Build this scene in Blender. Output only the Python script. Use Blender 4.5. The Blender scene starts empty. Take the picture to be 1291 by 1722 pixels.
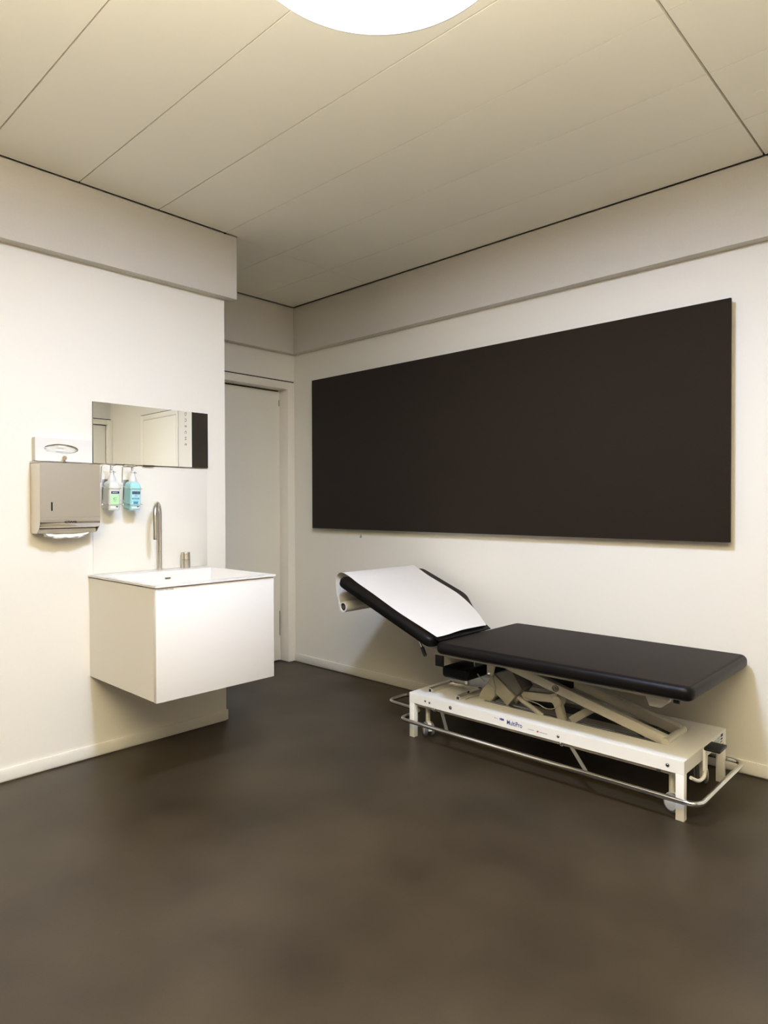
import bpy, bmesh, math, random
from mathutils import Vector, Matrix, noise
random.seed(4)

# ------------------------------------------------------------------ camera, world, exposure
sc = bpy.context.scene
col = sc.collection
H = 2.72            # ceiling height
XL = 0.8176         # plane of the wash basin wall
XR = 4.924          # opposite wall
YB = -4.6           # wall behind the camera
LAMP_XY = (2.815, -2.009); LAMP_R = 0.377; LAMP_STRENGTH = 33.0; LAMP_COL = (1.0, 1.25, 1.93)

cam_data = bpy.data.cameras.new('camera'); cam = bpy.data.objects.new('camera', cam_data); col.objects.link(cam)
YAW, PITCH, ROLL, FPX = -0.753995259, -0.0118052756, -0.00259265875, 1111.974572
F0 = Vector((math.sin(YAW), math.cos(YAW), 0)); R0 = Vector((math.cos(YAW), -math.sin(YAW), 0)); U0 = Vector((0, 0, 1))
Fv = F0*math.cos(PITCH)+U0*math.sin(PITCH); Uv = U0*math.cos(PITCH)-F0*math.sin(PITCH)
Rv = R0*math.cos(ROLL)+Uv*math.sin(ROLL); Uv2 = Uv*math.cos(ROLL)-R0*math.sin(ROLL)
mw = Matrix((Rv, Uv2, -Fv)).transposed().to_4x4(); mw.translation = Vector((4.022, -3.273, 1.22))
cam.matrix_world = mw
cam_data.sensor_fit = 'VERTICAL'; cam_data.sensor_height = 36.0; cam_data.lens = 36.0*FPX/1722.0
cam_data.clip_start = 0.02
sc.camera = cam

world = bpy.data.worlds.new('world'); sc.world = world; world.use_nodes = True
world.node_tree.nodes['Background'].inputs[0].default_value = (0, 0, 0, 1)
vs = sc.view_settings
vs.view_transform = 'Standard'; vs.look = 'None'; vs.gamma = 1.0; vs.use_curve_mapping = False; vs.exposure = 0.0
sc.display_settings.display_device = 'sRGB'
# added warm fill light behind the camera, thrown at the ceiling; no lamp there
ul = bpy.data.lights.new('ceiling_fill', 'AREA'); ul.shape = 'DISK'; ul.size = 0.5; ul.energy = 230; ul.color = (1.0, 0.93, 0.78); ul.spread = math.radians(150)
uo = bpy.data.objects.new('ceiling_fill', ul); col.objects.link(uo); uo.location = (4.0, -3.6, 1.60); uo.rotation_euler = (math.pi, 0, 0)

# ------------------------------------------------------------------ materials
def mat(name, base, rough=0.5, metal=0.0, spec=0.5, noise_scale=None, noise_amt=0.0, bump=None, emit=None, strength=0,
        trans=0.0, ior=1.45, coat=0.0, rough_var=None, sheen=0.0):
    m = bpy.data.materials.new(name); m.use_nodes = True
    nt = m.node_tree; b = nt.nodes['Principled BSDF']
    b.inputs['Base Color'].default_value = (*base, 1); b.inputs['Roughness'].default_value = rough
    b.inputs['Metallic'].default_value = metal; b.inputs['Specular IOR Level'].default_value = spec
    b.inputs['IOR'].default_value = ior; b.inputs['Transmission Weight'].default_value = trans
    b.inputs['Coat Weight'].default_value = coat; b.inputs['Sheen Weight'].default_value = sheen
    tc = nt.nodes.new('ShaderNodeTexCoord')
    if noise_scale:
        n = nt.nodes.new('ShaderNodeTexNoise'); n.inputs['Scale'].default_value = noise_scale; n.inputs['Detail'].default_value = 4
        nt.links.new(tc.outputs['Object'], n.inputs['Vector'])
        cr = nt.nodes.new('ShaderNodeValToRGB')
        cr.color_ramp.elements[0].position = 0.1; cr.color_ramp.elements[1].position = 0.9
        cr.color_ramp.elements[0].color = (*[c*(1-noise_amt) for c in base], 1)
        cr.color_ramp.elements[1].color = (*[min(1, c*(1+noise_amt)) for c in base], 1)
        nt.links.new(n.outputs['Fac'], cr.inputs['Fac']); nt.links.new(cr.outputs['Color'], b.inputs['Base Color'])
    if rough_var:
        s, lo, hi, stretch = rough_var
        mp = nt.nodes.new('ShaderNodeMapping'); mp.inputs['Scale'].default_value = stretch
        n = nt.nodes.new('ShaderNodeTexNoise'); n.inputs['Scale'].default_value = s; n.inputs['Detail'].default_value = 2
        mr = nt.nodes.new('ShaderNodeMapRange'); mr.inputs[1].default_value = 0.15; mr.inputs[2].default_value = 0.85
        mr.inputs[3].default_value = lo; mr.inputs[4].default_value = hi
        nt.links.new(tc.outputs['Object'], mp.inputs['Vector']); nt.links.new(mp.outputs[0], n.inputs['Vector'])
        nt.links.new(n.outputs['Fac'], mr.inputs[0]); nt.links.new(mr.outputs[0], b.inputs['Roughness'])
    if bump:
        s, st, stretch = bump
        mp = nt.nodes.new('ShaderNodeMapping'); mp.inputs['Scale'].default_value = stretch
        n = nt.nodes.new('ShaderNodeTexNoise'); n.inputs['Scale'].default_value = s; n.inputs['Detail'].default_value = 3
        bp = nt.nodes.new('ShaderNodeBump'); bp.inputs['Strength'].default_value = st; bp.inputs['Distance'].default_value = 0.002
        nt.links.new(tc.outputs['Object'], mp.inputs['Vector']); nt.links.new(mp.outputs[0], n.inputs['Vector'])
        nt.links.new(n.outputs['Fac'], bp.inputs['Height']); nt.links.new(bp.outputs[0], b.inputs['Normal'])
    if emit:
        b.inputs['Emission Color'].default_value = (*emit, 1); b.inputs['Emission Strength'].default_value = strength
    return m
one = (1, 1, 1)
M = {}
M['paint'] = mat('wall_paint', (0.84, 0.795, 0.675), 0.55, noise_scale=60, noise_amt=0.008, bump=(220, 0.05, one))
M['dark_absorber'] = mat('unseen_dark_absorber', (0.045, 0.033, 0.024), 0.6, noise_scale=6, noise_amt=0.3)  # invented dark finish for the unseen wall, soaks up bounce light
M['mid_absorber'] = mat('unseen_mid_absorber', (0.30, 0.25, 0.19), 0.6, noise_scale=6, noise_amt=0.2)  # invented mid-tone finish for an unseen panel, cuts bounce light
M['base'] = mat('skirting_paint', (0.86, 0.82, 0.70), 0.45, bump=(300, 0.03, one))
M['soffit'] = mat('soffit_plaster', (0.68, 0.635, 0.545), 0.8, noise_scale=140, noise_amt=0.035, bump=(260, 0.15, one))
M['ceil'] = mat('ceiling_panel_metal', (0.93, 0.88, 0.735), 0.6, noise_scale=500, noise_amt=0.03, bump=(700, 0.06, one))
M['dark'] = mat('shadow_gap_black', (0.012, 0.010, 0.008), 0.9)
M['floor'] = mat('dark_resin_floor', (0.042, 0.0308, 0.0172), 0.4, spec=0.33, noise_scale=2.4, noise_amt=0.55, rough_var=(1.7, 0.285, 0.46, (1, 1, 1)), bump=(160, 0.12, one))
M['door'] = mat('door_lacquer', (0.90, 0.85, 0.70), 0.45, bump=(200, 0.03, one))
M['frame'] = mat('door_frame_lacquer', (0.90, 0.84, 0.70), 0.4, bump=(200, 0.03, one))
M['white'] = mat('white_lacquer', (0.80, 0.765, 0.685), 0.35, bump=(200, 0.02, one))
M['basin'] = mat('mineral_basin_white', (0.74, 0.71, 0.64), 0.25, bump=(200, 0.01, one))
M['glasswhite'] = mat('backsplash_white_gloss', (0.82, 0.78, 0.665), 0.12, spec=0.5, bump=(30, 0.01, one))
M['mirror'] = mat('mirror_silver', (0.90, 0.91, 0.88), 0.01, 1.0)
M['mirror_edge'] = mat('mirror_edge_glass', (0.16, 0.17, 0.13), 0.2)
M['steel'] = mat('brushed_steel', (0.66, 0.61, 0.52), 0.34, 1.0, bump=(90, 0.08, (1, 1, 30)))
M['polished'] = mat('polished_steel', (0.68, 0.63, 0.55), 0.16, 1.0, bump=(90, 0.03, (20, 1, 1)))
M['chrome'] = mat('chrome', (0.80, 0.79, 0.76), 0.07, 1.0)
M['darksteel'] = mat('zinc_dark_steel', (0.31, 0.30, 0.27), 0.3, 1.0)
M['felt'] = mat('brown_felt', (0.022, 0.0150, 0.0088), 0.92, spec=0.25, noise_scale=420, noise_amt=0.35, bump=(900, 0.5, one), sheen=0.05)
M['aluedge'] = mat('panel_edge', (0.55, 0.52, 0.45), 0.5)
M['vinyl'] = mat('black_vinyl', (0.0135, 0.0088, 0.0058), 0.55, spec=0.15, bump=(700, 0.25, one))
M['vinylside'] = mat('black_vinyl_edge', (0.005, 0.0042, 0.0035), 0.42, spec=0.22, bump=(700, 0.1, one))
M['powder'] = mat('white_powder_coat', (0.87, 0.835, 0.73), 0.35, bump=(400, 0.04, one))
M['ivory_shaded'] = mat('ivory_coat_shaded', (0.60, 0.555, 0.44), 0.4, bump=(400, 0.04, one))  # ivory coat, darkened to put the shade under the table into its colour
M['greyplastic'] = mat('grey_housing_plastic', (0.38, 0.35, 0.26), 0.5, bump=(300, 0.05, one))
M['greydark'] = mat('dark_grey_housing', (0.17, 0.165, 0.14), 0.55, bump=(300, 0.05, one))
M['track'] = mat('grey_track_steel', (0.10, 0.10, 0.095), 0.4, 0.6)
M['black'] = mat('black_plastic', (0.010, 0.0095, 0.009), 0.4)
M['paper'] = mat('tissue_paper', (0.78, 0.735, 0.65), 0.9, spec=0.1, bump=(14, 0.35, (1, 3, 1)))
M['cardboard'] = mat('white_cardboard', (0.76, 0.73, 0.65), 0.6, bump=(120, 0.02, one))
M['film'] = mat('clear_film', (0.72, 0.69, 0.60), 0.12, spec=0.8, bump=(25, 0.8, (1, 1, 2)))
M['tissue'] = mat('towel_tissue', (0.80, 0.76, 0.66), 0.9, spec=0.1, bump=(90, 0.3, one))
M['bottleW'] = mat('milky_bottle_plastic', (0.70, 0.70, 0.62), 0.3, bump=(60, 0.02, one))
M['bottleT'] = mat('turquoise_liquid_bottle', (0.36, 0.68, 0.66), 0.22, bump=(60, 0.02, one))
M['labelG'] = mat('green_label', (0.50, 0.80, 0.42), 0.5)
M['labelW'] = mat('white_label', (0.85, 0.87, 0.84), 0.5)
M['labelT'] = mat('pale_turquoise_label', (0.46, 0.76, 0.80), 0.5)
M['navy'] = mat('navy_print', (0.010, 0.015, 0.045), 0.5)
M['teal'] = mat('teal_print', (0.05, 0.28, 0.36), 0.5)
M['blue'] = mat('blue_print', (0.02, 0.035, 0.22), 0.5)
M['greyprint'] = mat('grey_print', (0.33, 0.33, 0.36), 0.6)
M['red'] = mat('red_print', (0.55, 0.06, 0.03), 0.5)
M['whiteprint'] = mat('white_print', (0.85, 0.85, 0.85), 0.5)
M['pump'] = mat('pump_white_plastic', (0.76, 0.74, 0.67), 0.35)
M['opal'] = mat('opal_lamp_diffuser', (0.9, 0.9, 0.9), 0.5, emit=LAMP_COL, strength=LAMP_STRENGTH)
M['opalring'] = mat('opal_lamp_ring', (0.95, 0.94, 0.92), 0.5, emit=(1.0, 0.98, 0.95), strength=1.6)
M['keymetal'] = mat('aged_key_metal', (0.30, 0.25, 0.18), 0.3, 1.0)
M['clearplastic'] = mat('clear_hook_plastic', (0.75, 0.78, 0.72), 0.15, trans=0.5)

# the light source sits behind the middle of the opal cover: bright core, softer rim
nt = M['opal'].node_tree; b_ = nt.nodes['Principled BSDF']
tc_ = nt.nodes.new('ShaderNodeTexCoord'); vl = nt.nodes.new('ShaderNodeVectorMath'); vl.operation = 'DISTANCE'
vl.inputs[1].default_value = (LAMP_XY[0], LAMP_XY[1], H)
mr_ = nt.nodes.new('ShaderNodeMapRange'); mr_.interpolation_type = 'SMOOTHSTEP'
mr_.inputs[1].default_value = 0.06; mr_.inputs[2].default_value = 0.24; mr_.inputs[3].default_value = LAMP_STRENGTH*5.6; mr_.inputs[4].default_value = LAMP_STRENGTH*0.16
nt.links.new(tc_.outputs['Object'], vl.inputs[0]); nt.links.new(vl.outputs['Value'], mr_.inputs[0]); nt.links.new(mr_.outputs[0], b_.inputs['Emission Strength'])

# ------------------------------------------------------------------ helpers
def finish(name, bm, m, parent=None, smooth=False, angle=35):
    me = bpy.data.meshes.new(name)
    bmesh.ops.recalc_face_normals(bm, faces=bm.faces)
    bm.to_mesh(me); bm.free()
    ms = m if isinstance(m, (list, tuple)) else [m]
    for x in ms: me.materials.append(x if not isinstance(x, str) else M[x])
    if smooth:
        for p in me.polygons: p.use_smooth = True
        try: me.set_sharp_from_angle(angle=math.radians(angle))
        except Exception: pass
    o = bpy.data.objects.new(name, me); col.objects.link(o)
    if parent is not None: attach(o, parent)
    return o
def world_of(o):
    w = Matrix.Identity(4)
    chain = []
    while o is not None: chain.append(o); o = o.parent
    for c in reversed(chain):
        if c.parent is not None: w = w @ c.matrix_parent_inverse
        w = w @ (Matrix.LocRotScale(c.location, c.rotation_euler, c.scale))
    return w
def attach(o, parent):
    o.parent = parent; o.matrix_parent_inverse = world_of(parent).inverted()
def thing(name, label, cat, loc, group=None):
    o = bpy.data.objects.new(name, None); col.objects.link(o); o.location = loc; o.empty_display_size = 0.1
    return tag(o, label, cat, group)
def tag(o, label, cat, group=None):
    o['label'] = label; o['category'] = cat
    if group: o['group'] = group
    return o
def struct(o, label=None):
    o['kind'] = 'structure'
    if label: o['label'] = label
    return o
def box(bm, x0, x1, y0, y1, z0, z1, mi=0):
    v = [bm.verts.new((x, y, z)) for x in (x0, x1) for y in (y0, y1) for z in (z0, z1)]
    fs = []
    for f in ((0, 1, 3, 2), (4, 6, 7, 5), (0, 4, 5, 1), (2, 3, 7, 6), (0, 2, 6, 4), (1, 5, 7, 3)):
        fc = bm.faces.new([v[i] for i in f]); fc.material_index = mi; fs.append(fc)
    return v, fs
def boxes(name, lst, m, parent=None, bevel=0.0, seg=2):
    bm = bmesh.new()
    for b in lst:
        t = bmesh.new(); box(t, *b[:6])
        if bevel:
            bmesh.ops.recalc_face_normals(t, faces=t.faces)
            bmesh.ops.bevel(t, geom=list(t.edges), offset=bevel, segments=seg, affect='EDGES', profile=0.5)
        me = bpy.data.meshes.new('t'); t.to_mesh(me); t.free(); bm.from_mesh(me); bpy.data.meshes.remove(me)
    return finish(name, bm, m, parent, smooth=bevel > 0)
def prism(bm, pts, axis, a, b, mi=0):
    """polygon pts in the two other axes, extruded along axis from a to b"""
    def P(u, v, w):
        return {'x': (w, u, v), 'y': (u, w, v), 'z': (u, v, w)}[axis]
    A = [bm.verts.new(P(u, v, a)) for u, v in pts]; B = [bm.verts.new(P(u, v, b)) for u, v in pts]
    n = len(pts); fs = [bm.faces.new(A), bm.faces.new(B[::-1])]
    for i in range(n): fs.append(bm.faces.new((A[i], B[i], B[(i+1) % n], A[(i+1) % n])))
    for f in fs: f.material_index = mi
    return fs
def prism_obj(name, pts, axis, a, b, m, parent=None, bevel=0.0, seg=2):
    bm = bmesh.new(); prism(bm, pts, axis, a, b)
    if bevel:
        bmesh.ops.recalc_face_normals(bm, faces=bm.faces)
        bmesh.ops.bevel(bm, geom=list(bm.edges), offset=bevel, segments=seg, affect='EDGES', profile=0.5)
    return finish(name, bm, m, parent, smooth=bevel > 0)
def frames(path, closed):
    n = len(path); out = []; prev = None
    for i in range(n):
        if closed: t = (path[(i+1) % n]-path[i-1])
        else: t = path[min(i+1, n-1)]-path[max(i-1, 0)]
        t.normalize()
        if prev is None:
            up = Vector((0, 0, 1)) if abs(t.z) < 0.9 else Vector((0, 1, 0))
            nn = (up - t*up.dot(t)).normalized()
        else: nn = (prev - t*prev.dot(t)).normalized()
        prev = nn; out.append((nn, t.cross(nn)))
    return out
def tube(bm, path, r, seg=14, closed=False, mi=0):
    path = [Vector(p) for p in path]; fr = frames(path, closed); rings = []
    for i, (p, (n, b)) in enumerate(zip(path, fr)):
        rr = r[i] if isinstance(r, (list, tuple)) else r
        rings.append([bm.verts.new(p+n*math.cos(2*math.pi*k/seg)*rr+b*math.sin(2*math.pi*k/seg)*rr) for k in range(seg)])
    m = len(rings)
    for i in range(m if closed else m-1):
        A, B = rings[i], rings[(i+1) % m]
        for k in range(seg):
            f = bm.faces.new((A[k], A[(k+1) % seg], B[(k+1) % seg], B[k])); f.material_index = mi
    if not closed:
        bm.faces.new(rings[0][::-1]).material_index = mi; bm.faces.new(rings[-1]).material_index = mi
def fillet(pts, rad, n=8, closed=False):
    pts = [Vector(p) for p in pts]; out = []; N = len(pts)
    for i, p in enumerate(pts):
        if not closed and i in (0, N-1): out.append(p); continue
        a = pts[i-1]; b = pts[(i+1) % N]
        d1 = (a-p); d2 = (b-p); r = min(rad, d1.length*0.49, d2.length*0.49)
        A = p+d1.normalized()*r; B = p+d2.normalized()*r
        for k in range(n+1):
            t = k/n; out.append(A*(1-t)**2+p*2*t*(1-t)+B*t*t)
    return out
def tube_obj(name, pts, r, m, parent=None, rad=0.0, seg=14, closed=False):
    bm = bmesh.new(); tube(bm, fillet(pts, rad, closed=closed) if rad else pts, r, seg, closed)
    return finish(name, bm, m, parent, smooth=True)
def lathe(bm, prof, c, axis=(0, 0, 1), seg=32, mi=0):
    ax = Vector(axis).normalized(); u = ax.orthogonal().normalized(); w = ax.cross(u); c = Vector(c); rings = []
    for r, h in prof:
        rings.append([bm.verts.new(c+ax*h+(u*math.cos(2*math.pi*k/seg)+w*math.sin(2*math.pi*k/seg))*max(r, 1e-5)) for k in range(seg)])
    for A, B in zip(rings, rings[1:]):
        for k in range(seg): bm.faces.new((A[k], A[(k+1) % seg], B[(k+1) % seg], B[k])).material_index = mi
    bm.faces.new(rings[0][::-1]).material_index = mi; bm.faces.new(rings[-1]).material_index = mi
def lathe_obj(name, prof, c, m, parent=None, axis=(0, 0, 1), seg=32):
    bm = bmesh.new(); lathe(bm, prof, c, axis, seg); return finish(name, bm, m, parent, smooth=True)
def bar(bm, p, q, w, h, side=(0, 1, 0), mi=0):
    """rectangular bar from p to q; w along side, h across"""
    p = Vector(p); q = Vector(q); s = Vector(side).normalized(); t = (q-p).normalized(); u = t.cross(s).normalized()
    A = [bm.verts.new(P+s*a*w/2+u*b*h/2) for P in (p, q) for a, b in ((-1, -1), (1, -1), (1, 1), (-1, 1))]
    for f in ((3, 2, 1, 0), (4, 5, 6, 7), (0, 1, 5, 4), (1, 2, 6, 5), (2, 3, 7, 6), (3, 0, 4, 7)):
        bm.faces.new([A[i] for i in f]).material_index = mi
def bar_obj(name, p, q, w, h, m, parent=None, side=(0, 1, 0), bevel=0.0):
    bm = bmesh.new(); bar(bm, p, q, w, h, side)
    bmesh.ops.recalc_face_normals(bm, faces=bm.faces)
    if bevel: bmesh.ops.bevel(bm, geom=list(bm.edges), offset=bevel, segments=2, affect='EDGES', profile=0.5)
    return finish(name, bm, m, parent, smooth=bevel > 0)
def cushion(bm, outline, z0, z1, r, xf=None, seg=6, crad=0.03, mats=True):
    """upholstered slab: outline polygon (x,y) with rounded corners, rounded rim of radius r"""
    o3 = [Vector((p.x, p.y, 0)) for p in fillet([(x, y, 0) for x, y in outline], crad, 8, True)]
    n = len(o3); area = sum(o3[i].x*o3[(i+1) % n].y-o3[(i+1) % n].x*o3[i].y for i in range(n))
    if area < 0: o3.reverse()
    nrm = []
    for i in range(n):
        t = (o3[(i+1) % n]-o3[i-1]).normalized(); nrm.append(Vector((t.y, -t.x, 0)))
    prof = []
    for k in range(seg+1):
        a = math.pi/2*k/seg; prof.append((r*(1-math.sin(a)), z0+r*(1-math.cos(a))))   # bottom rim outward
    for k in range(seg+1):
        a = math.pi/2*k/seg; prof.append((r*(1-math.cos(a)), z1-r+r*math.sin(a)))
    rings = []
    for inset, z in prof:
        rings.append([bm.verts.new(o3[i]-nrm[i]*inset+Vector((0, 0, z))) for i in range(n)])
    for j, (A, B) in enumerate(zip(rings, rings[1:])):
        for i in range(n):
            f = bm.faces.new((A[i], A[(i+1) % n], B[(i+1) % n], B[i]))
            f.material_index = 1 if mats and j < len(prof)-3 else 0
    bm.faces.new(rings[0][::-1]).material_index = 1 if mats else 0
    bm.faces.new(rings[-1]).material_index = 0
    if xf is not None: bmesh.ops.transform(bm, matrix=xf, verts=bm.verts)
def text_obj(name, body, size, m, origin, xdir, ydir, parent=None, align='LEFT', squash=1.0, bold=0.0, depth=0.0003):
    cu = bpy.data.curves.new(name, 'FONT'); cu.body = body; cu.size = size; cu.align_x = align; cu.align_y = 'CENTER'
    cu.extrude = depth; cu.offset = bold
    tmp = bpy.data.objects.new(name+'_tmp', cu); col.objects.link(tmp)
    bpy.context.view_layer.update()
    me = bpy.data.meshes.new_from_object(tmp.evaluated_get(bpy.context.evaluated_depsgraph_get()))
    bpy.data.objects.remove(tmp); bpy.data.curves.remove(cu)
    X = Vector(xdir).normalized(); Y = Vector(ydir).normalized(); Z = X.cross(Y)
    mt = Matrix((X, Y, Z)).transposed().to_4x4(); mt.translation = Vector(origin)
    me.transform(mt @ Matrix.Diagonal((squash, 1, 1, 1)))
    me.materials.clear(); me.materials.append(M[m])
    o = bpy.data.objects.new(name, me); col.objects.link(o)
    if parent is not None: attach(o, parent)
    return o

# ------------------------------------------------------------------ room shell
struct(boxes('floor', [(-1.4, XR+.2, YB-.2, .2, -.1, 0)], 'floor'))
# right-hand wall with the felt panel
struct(boxes('wall_right', [(-.2, XR+.2, 0, .15, 0, 2.9)], 'paint'))
# wash basin wall
struct(boxes('wall_left', [(XL-.16, XL, YB, -1.1675, 0, 2.9)], 'paint'))
struct(boxes('wall_corridor', [(-.15, XL-.16, -1.30, -1.1675, 0, 2.9)], 'paint'))
# wall with the recessed door (x = 0)
struct(boxes('wall_back', [(-.15, -.003, -1.3, 0, 2.168, 2.9), (-.30, -.16, -1.3, .1, 0, 2.9)], 'paint'))
boxes_gap = struct(boxes('trim_1', [(-.15, -.012, -1.168, 0, 2.159, 2.169)], 'dark'))
struct(boxes('wall_far', [(XR, XR+.15, YB, 0, 0, 2.9)], 'paint'))
struct(boxes('absorber_panel', [(XR-.03, XR, YB, -1.25, .07, 2.36)], 'mid_absorber'))  # unseen panel added to keep the shade under the table dark
struct(boxes('wall_front', [(XL-.2, XR+.2, YB-.15, YB, 0, 2.9)], 'dark_absorber'))  # unseen wall, made dark so the shadows facing it stay deep

# ceiling: metal panels with open joints, black void above, round opening for the lamp
G = 0.0022
def ceiling():
    bm = bmesh.new()
    ys = [-.409+.397, -.409, -.799, -1.195, -1.590, -1.987, -2.383, -2.78, -3.176, -3.572, -3.968, -4.365, YB]
    ys[0] = -.062
    xs = [.067, .855, 3.2565, XR-.06]
    for i in range(len(ys)-1):
        y1, y0 = ys[i], ys[i+1]
        for j in range(len(xs)-1):
            a, b = xs[j], xs[j+1]
            if j == 0:
                if y1 < -1.09: continue
                y0c = max(y0, -1.16)
            else: y0c = y0
            if j == 1 and y1 < -1.1: a = .879
            if j == 1 and i == 2: pass
            gx1 = .0042 if b == 3.2565 else (.0009 if b == .855 else 0)
            gx0 = .0042 if a == 3.2565 else (.0009 if a == .855 else 0)
            gy1 = .0013 if i < 4 else .0028
            gy0 = .0013 if i < 3 else .0028
            if j == 1 and y1 > -1.1 and y0 < -1.12:
                box(bm, .879, b-gx1, y0c+gy0, y1-gy1, H, H+.02); box(bm, a+gx0, .879, -1.115, y1-gy1, H, H+.02); continue
            box(bm, a+gx0, b-gx1, y0c+gy0, y1-gy1, H, H+.02)
    o = finish('ceiling', bm, 'ceil')
    # round opening
    cb = bmesh.new(); lathe(cb, [(LAMP_R, -.2), (LAMP_R, .2)], (LAMP_XY[0], LAMP_XY[1], H), seg=128)
    c = finish('lamp_opening', cb, 'ceil')
    md = o.modifiers.new('b', 'BOOLEAN'); md.operation = 'DIFFERENCE'; md.object = c; md.solver = 'EXACT'
    bpy.context.view_layer.update()
    me = bpy.data.meshes.new_from_object(o.evaluated_get(bpy.context.evaluated_depsgraph_get()))
    o.modifiers.clear(); o.data = me; bpy.data.objects.remove(c)
    return o
struct(ceiling())
struct(boxes('ceiling_void', [(-.2, XR+.2, YB-.2, .2, 2.9, 2.95)], 'dark'))
vm = bmesh.new()
for (x0, x1, y0, y1) in ((.0, LAMP_XY[0]-.42, YB, 0), (LAMP_XY[0]+.42, XR, YB, 0), (LAMP_XY[0]-.42, LAMP_XY[0]+.42, LAMP_XY[1]+.42, 0), (LAMP_XY[0]-.42, LAMP_XY[0]+.42, YB, LAMP_XY[1]-.42)):
    box(vm, x0, x1, y0, y1, H+.026, H+.03)
struct(finish('ceiling_backing', vm, 'dark'))

# fabric-textured soffit bands under the ceiling
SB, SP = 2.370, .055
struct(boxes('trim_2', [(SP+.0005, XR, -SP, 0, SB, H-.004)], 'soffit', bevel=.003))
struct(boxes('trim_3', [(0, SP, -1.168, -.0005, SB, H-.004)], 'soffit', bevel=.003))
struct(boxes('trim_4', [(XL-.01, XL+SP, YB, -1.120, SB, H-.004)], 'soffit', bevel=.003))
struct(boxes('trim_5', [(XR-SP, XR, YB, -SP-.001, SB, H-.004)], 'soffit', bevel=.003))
# skirting
BH = .0625
struct(boxes('baseboard_right', [(.002, 3.44, -.008, 0, .006, BH), (4.22, XR, -.008, 0, .006, BH)], 'base', bevel=.0012))
struct(boxes('baseboard_left', [(XL, XL+.008, YB, -1.1595, .006, BH-.002), (.02, XL, -1.1675, -1.1595, .006, BH-.002)], 'base', bevel=.0012))
struct(boxes('baseboard_far', [(XR-.008, XR, YB, -1.05, .006, BH)], 'base', bevel=.0012))

# recessed door in the back wall
def recessed_door(name, sx, xw):
    """sx=+1: wall face looks to +x at x=xw; -1: looks to -x"""
    def bx(a, b): return (min(xw+sx*a, xw+sx*b), max(xw+sx*a, xw+sx*b))
    d = bpy.data.objects.new(name, None); col.objects.link(d); d.location = (xw, -.51, 0); d['kind'] = 'structure'
    boxes('door_frame', [(*bx(-.15, 0), -.066, -.0005, 0.004, 2.1595), (*bx(-.15, 0), -1.112, -.966, 0.004, 2.1595), (*bx(-.15, 0), -.966, -.066, 2.104, 2.1595),
                         (*bx(-.15, -.104), -.0762, -.066, .004, 2.104), (*bx(-.15, -.104), -.966, -.956, .004, 2.104)], 'frame', d, bevel=.0015)
    leaf = boxes('door_leaf', [(*bx(-.145, -.098), -.953, -.0795, .008, 2.094)], 'door', d, bevel=.0015)
    boxes('door_gap', [(*bx(-.149, -.1055), -.958, -.0755, .004, 2.104)], 'dark', d)
    h = boxes('door_hinge', [(*bx(-.112, -.094), -.0795, -.0755, 1.985, 2.03)], 'darksteel', d)
    boxes('door_hinge', [(*bx(-.112, -.094), -.0795, -.0755, .20, .39)], 'darksteel', d)
    bm = bmesh.new(); tube(bm, fillet([(xw-sx*.098, -.90, 1.03), (xw-sx*.045, -.90, 1.03), (xw-sx*.045, -.78, 1.03)], .015), .009)
    finish('door_handle', bm, 'steel', leaf, smooth=True)
    return d
recessed_door('door_1', 1, 0.0)
# opposite wall: same kind of door, seen in the mirror
struct(boxes('trim_6', [(XR-.004, XR, -1.112, 0, 2.159, 2.172)], 'dark'))
d3 = bpy.data.objects.new('door_3', None); col.objects.link(d3); d3.location = (XR, -.51, 0); d3['kind'] = 'structure'
boxes('door_frame', [(XR-.05, XR, -.06, -.0005, .004, 2.158), (XR-.05, XR, -1.112, -1.04, .004, 2.158), (XR-.05, XR, -1.04, -.06, 2.104, 2.158)], 'frame', d3, bevel=.0015)
boxes('door_leaf', [(XR-.012, XR-.001, -1.037, -.066, .006, 2.095)], 'door', d3, bevel=.001)
boxes('door_gap', [(XR-.004, XR, -1.04, -.06, .004, 2.104)], 'dark', d3)
# flush door of the neighbouring room in the right wall (out of frame, reflected in the mirror)
d2 = bpy.data.objects.new('door_2', None); col.objects.link(d2); d2.location = (3.81, 0, 0); d2['kind'] = 'structure'
boxes('door_leaf', [(3.478, 4.143, -.010, -.001, .006, 2.087)], 'door', d2, bevel=.001)
boxes('door_frame', [(3.445, 3.475, -.010, 0, .004, 2.14), (4.146, 4.20, -.010, 0, .004, 2.14), (3.475, 4.146, -.010, 0, 2.090, 2.14)], 'frame', d2, bevel=.001)
boxes('door_gap', [(3.475, 4.146, -.004, 0, .004, 2.090), (3.445, 4.20, -.006, 0, 2.14, 2.146)], 'dark', d2)
lt = text_obj('door_lettering', 'DUSCHE', .052, 'black', (3.312, -.0006, 2.11), (0, 0, -1), (1, 0, 0), None, squash=1.0)
# widen spacing of the lettering to run 2.10 .. 1.79
me = lt.data
zs = [v.co.z for v in me.vertices]; z0, z1 = min(zs), max(zs)
bpy.data.objects.remove(lt)
sign = thing('door_lettering', 'black vertical DUSCHE lettering on the wall beside the flush door, seen in mirror', 'lettering', (3.312, -.001, 1.79))
for i, ch in enumerate('DUSCHE'):
    text_obj('letter', ch, .046, 'black', (3.312, -.0008, 2.078-i*.0575), (0, 0, -1), (1, 0, 0), sign, align='CENTER')

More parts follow.
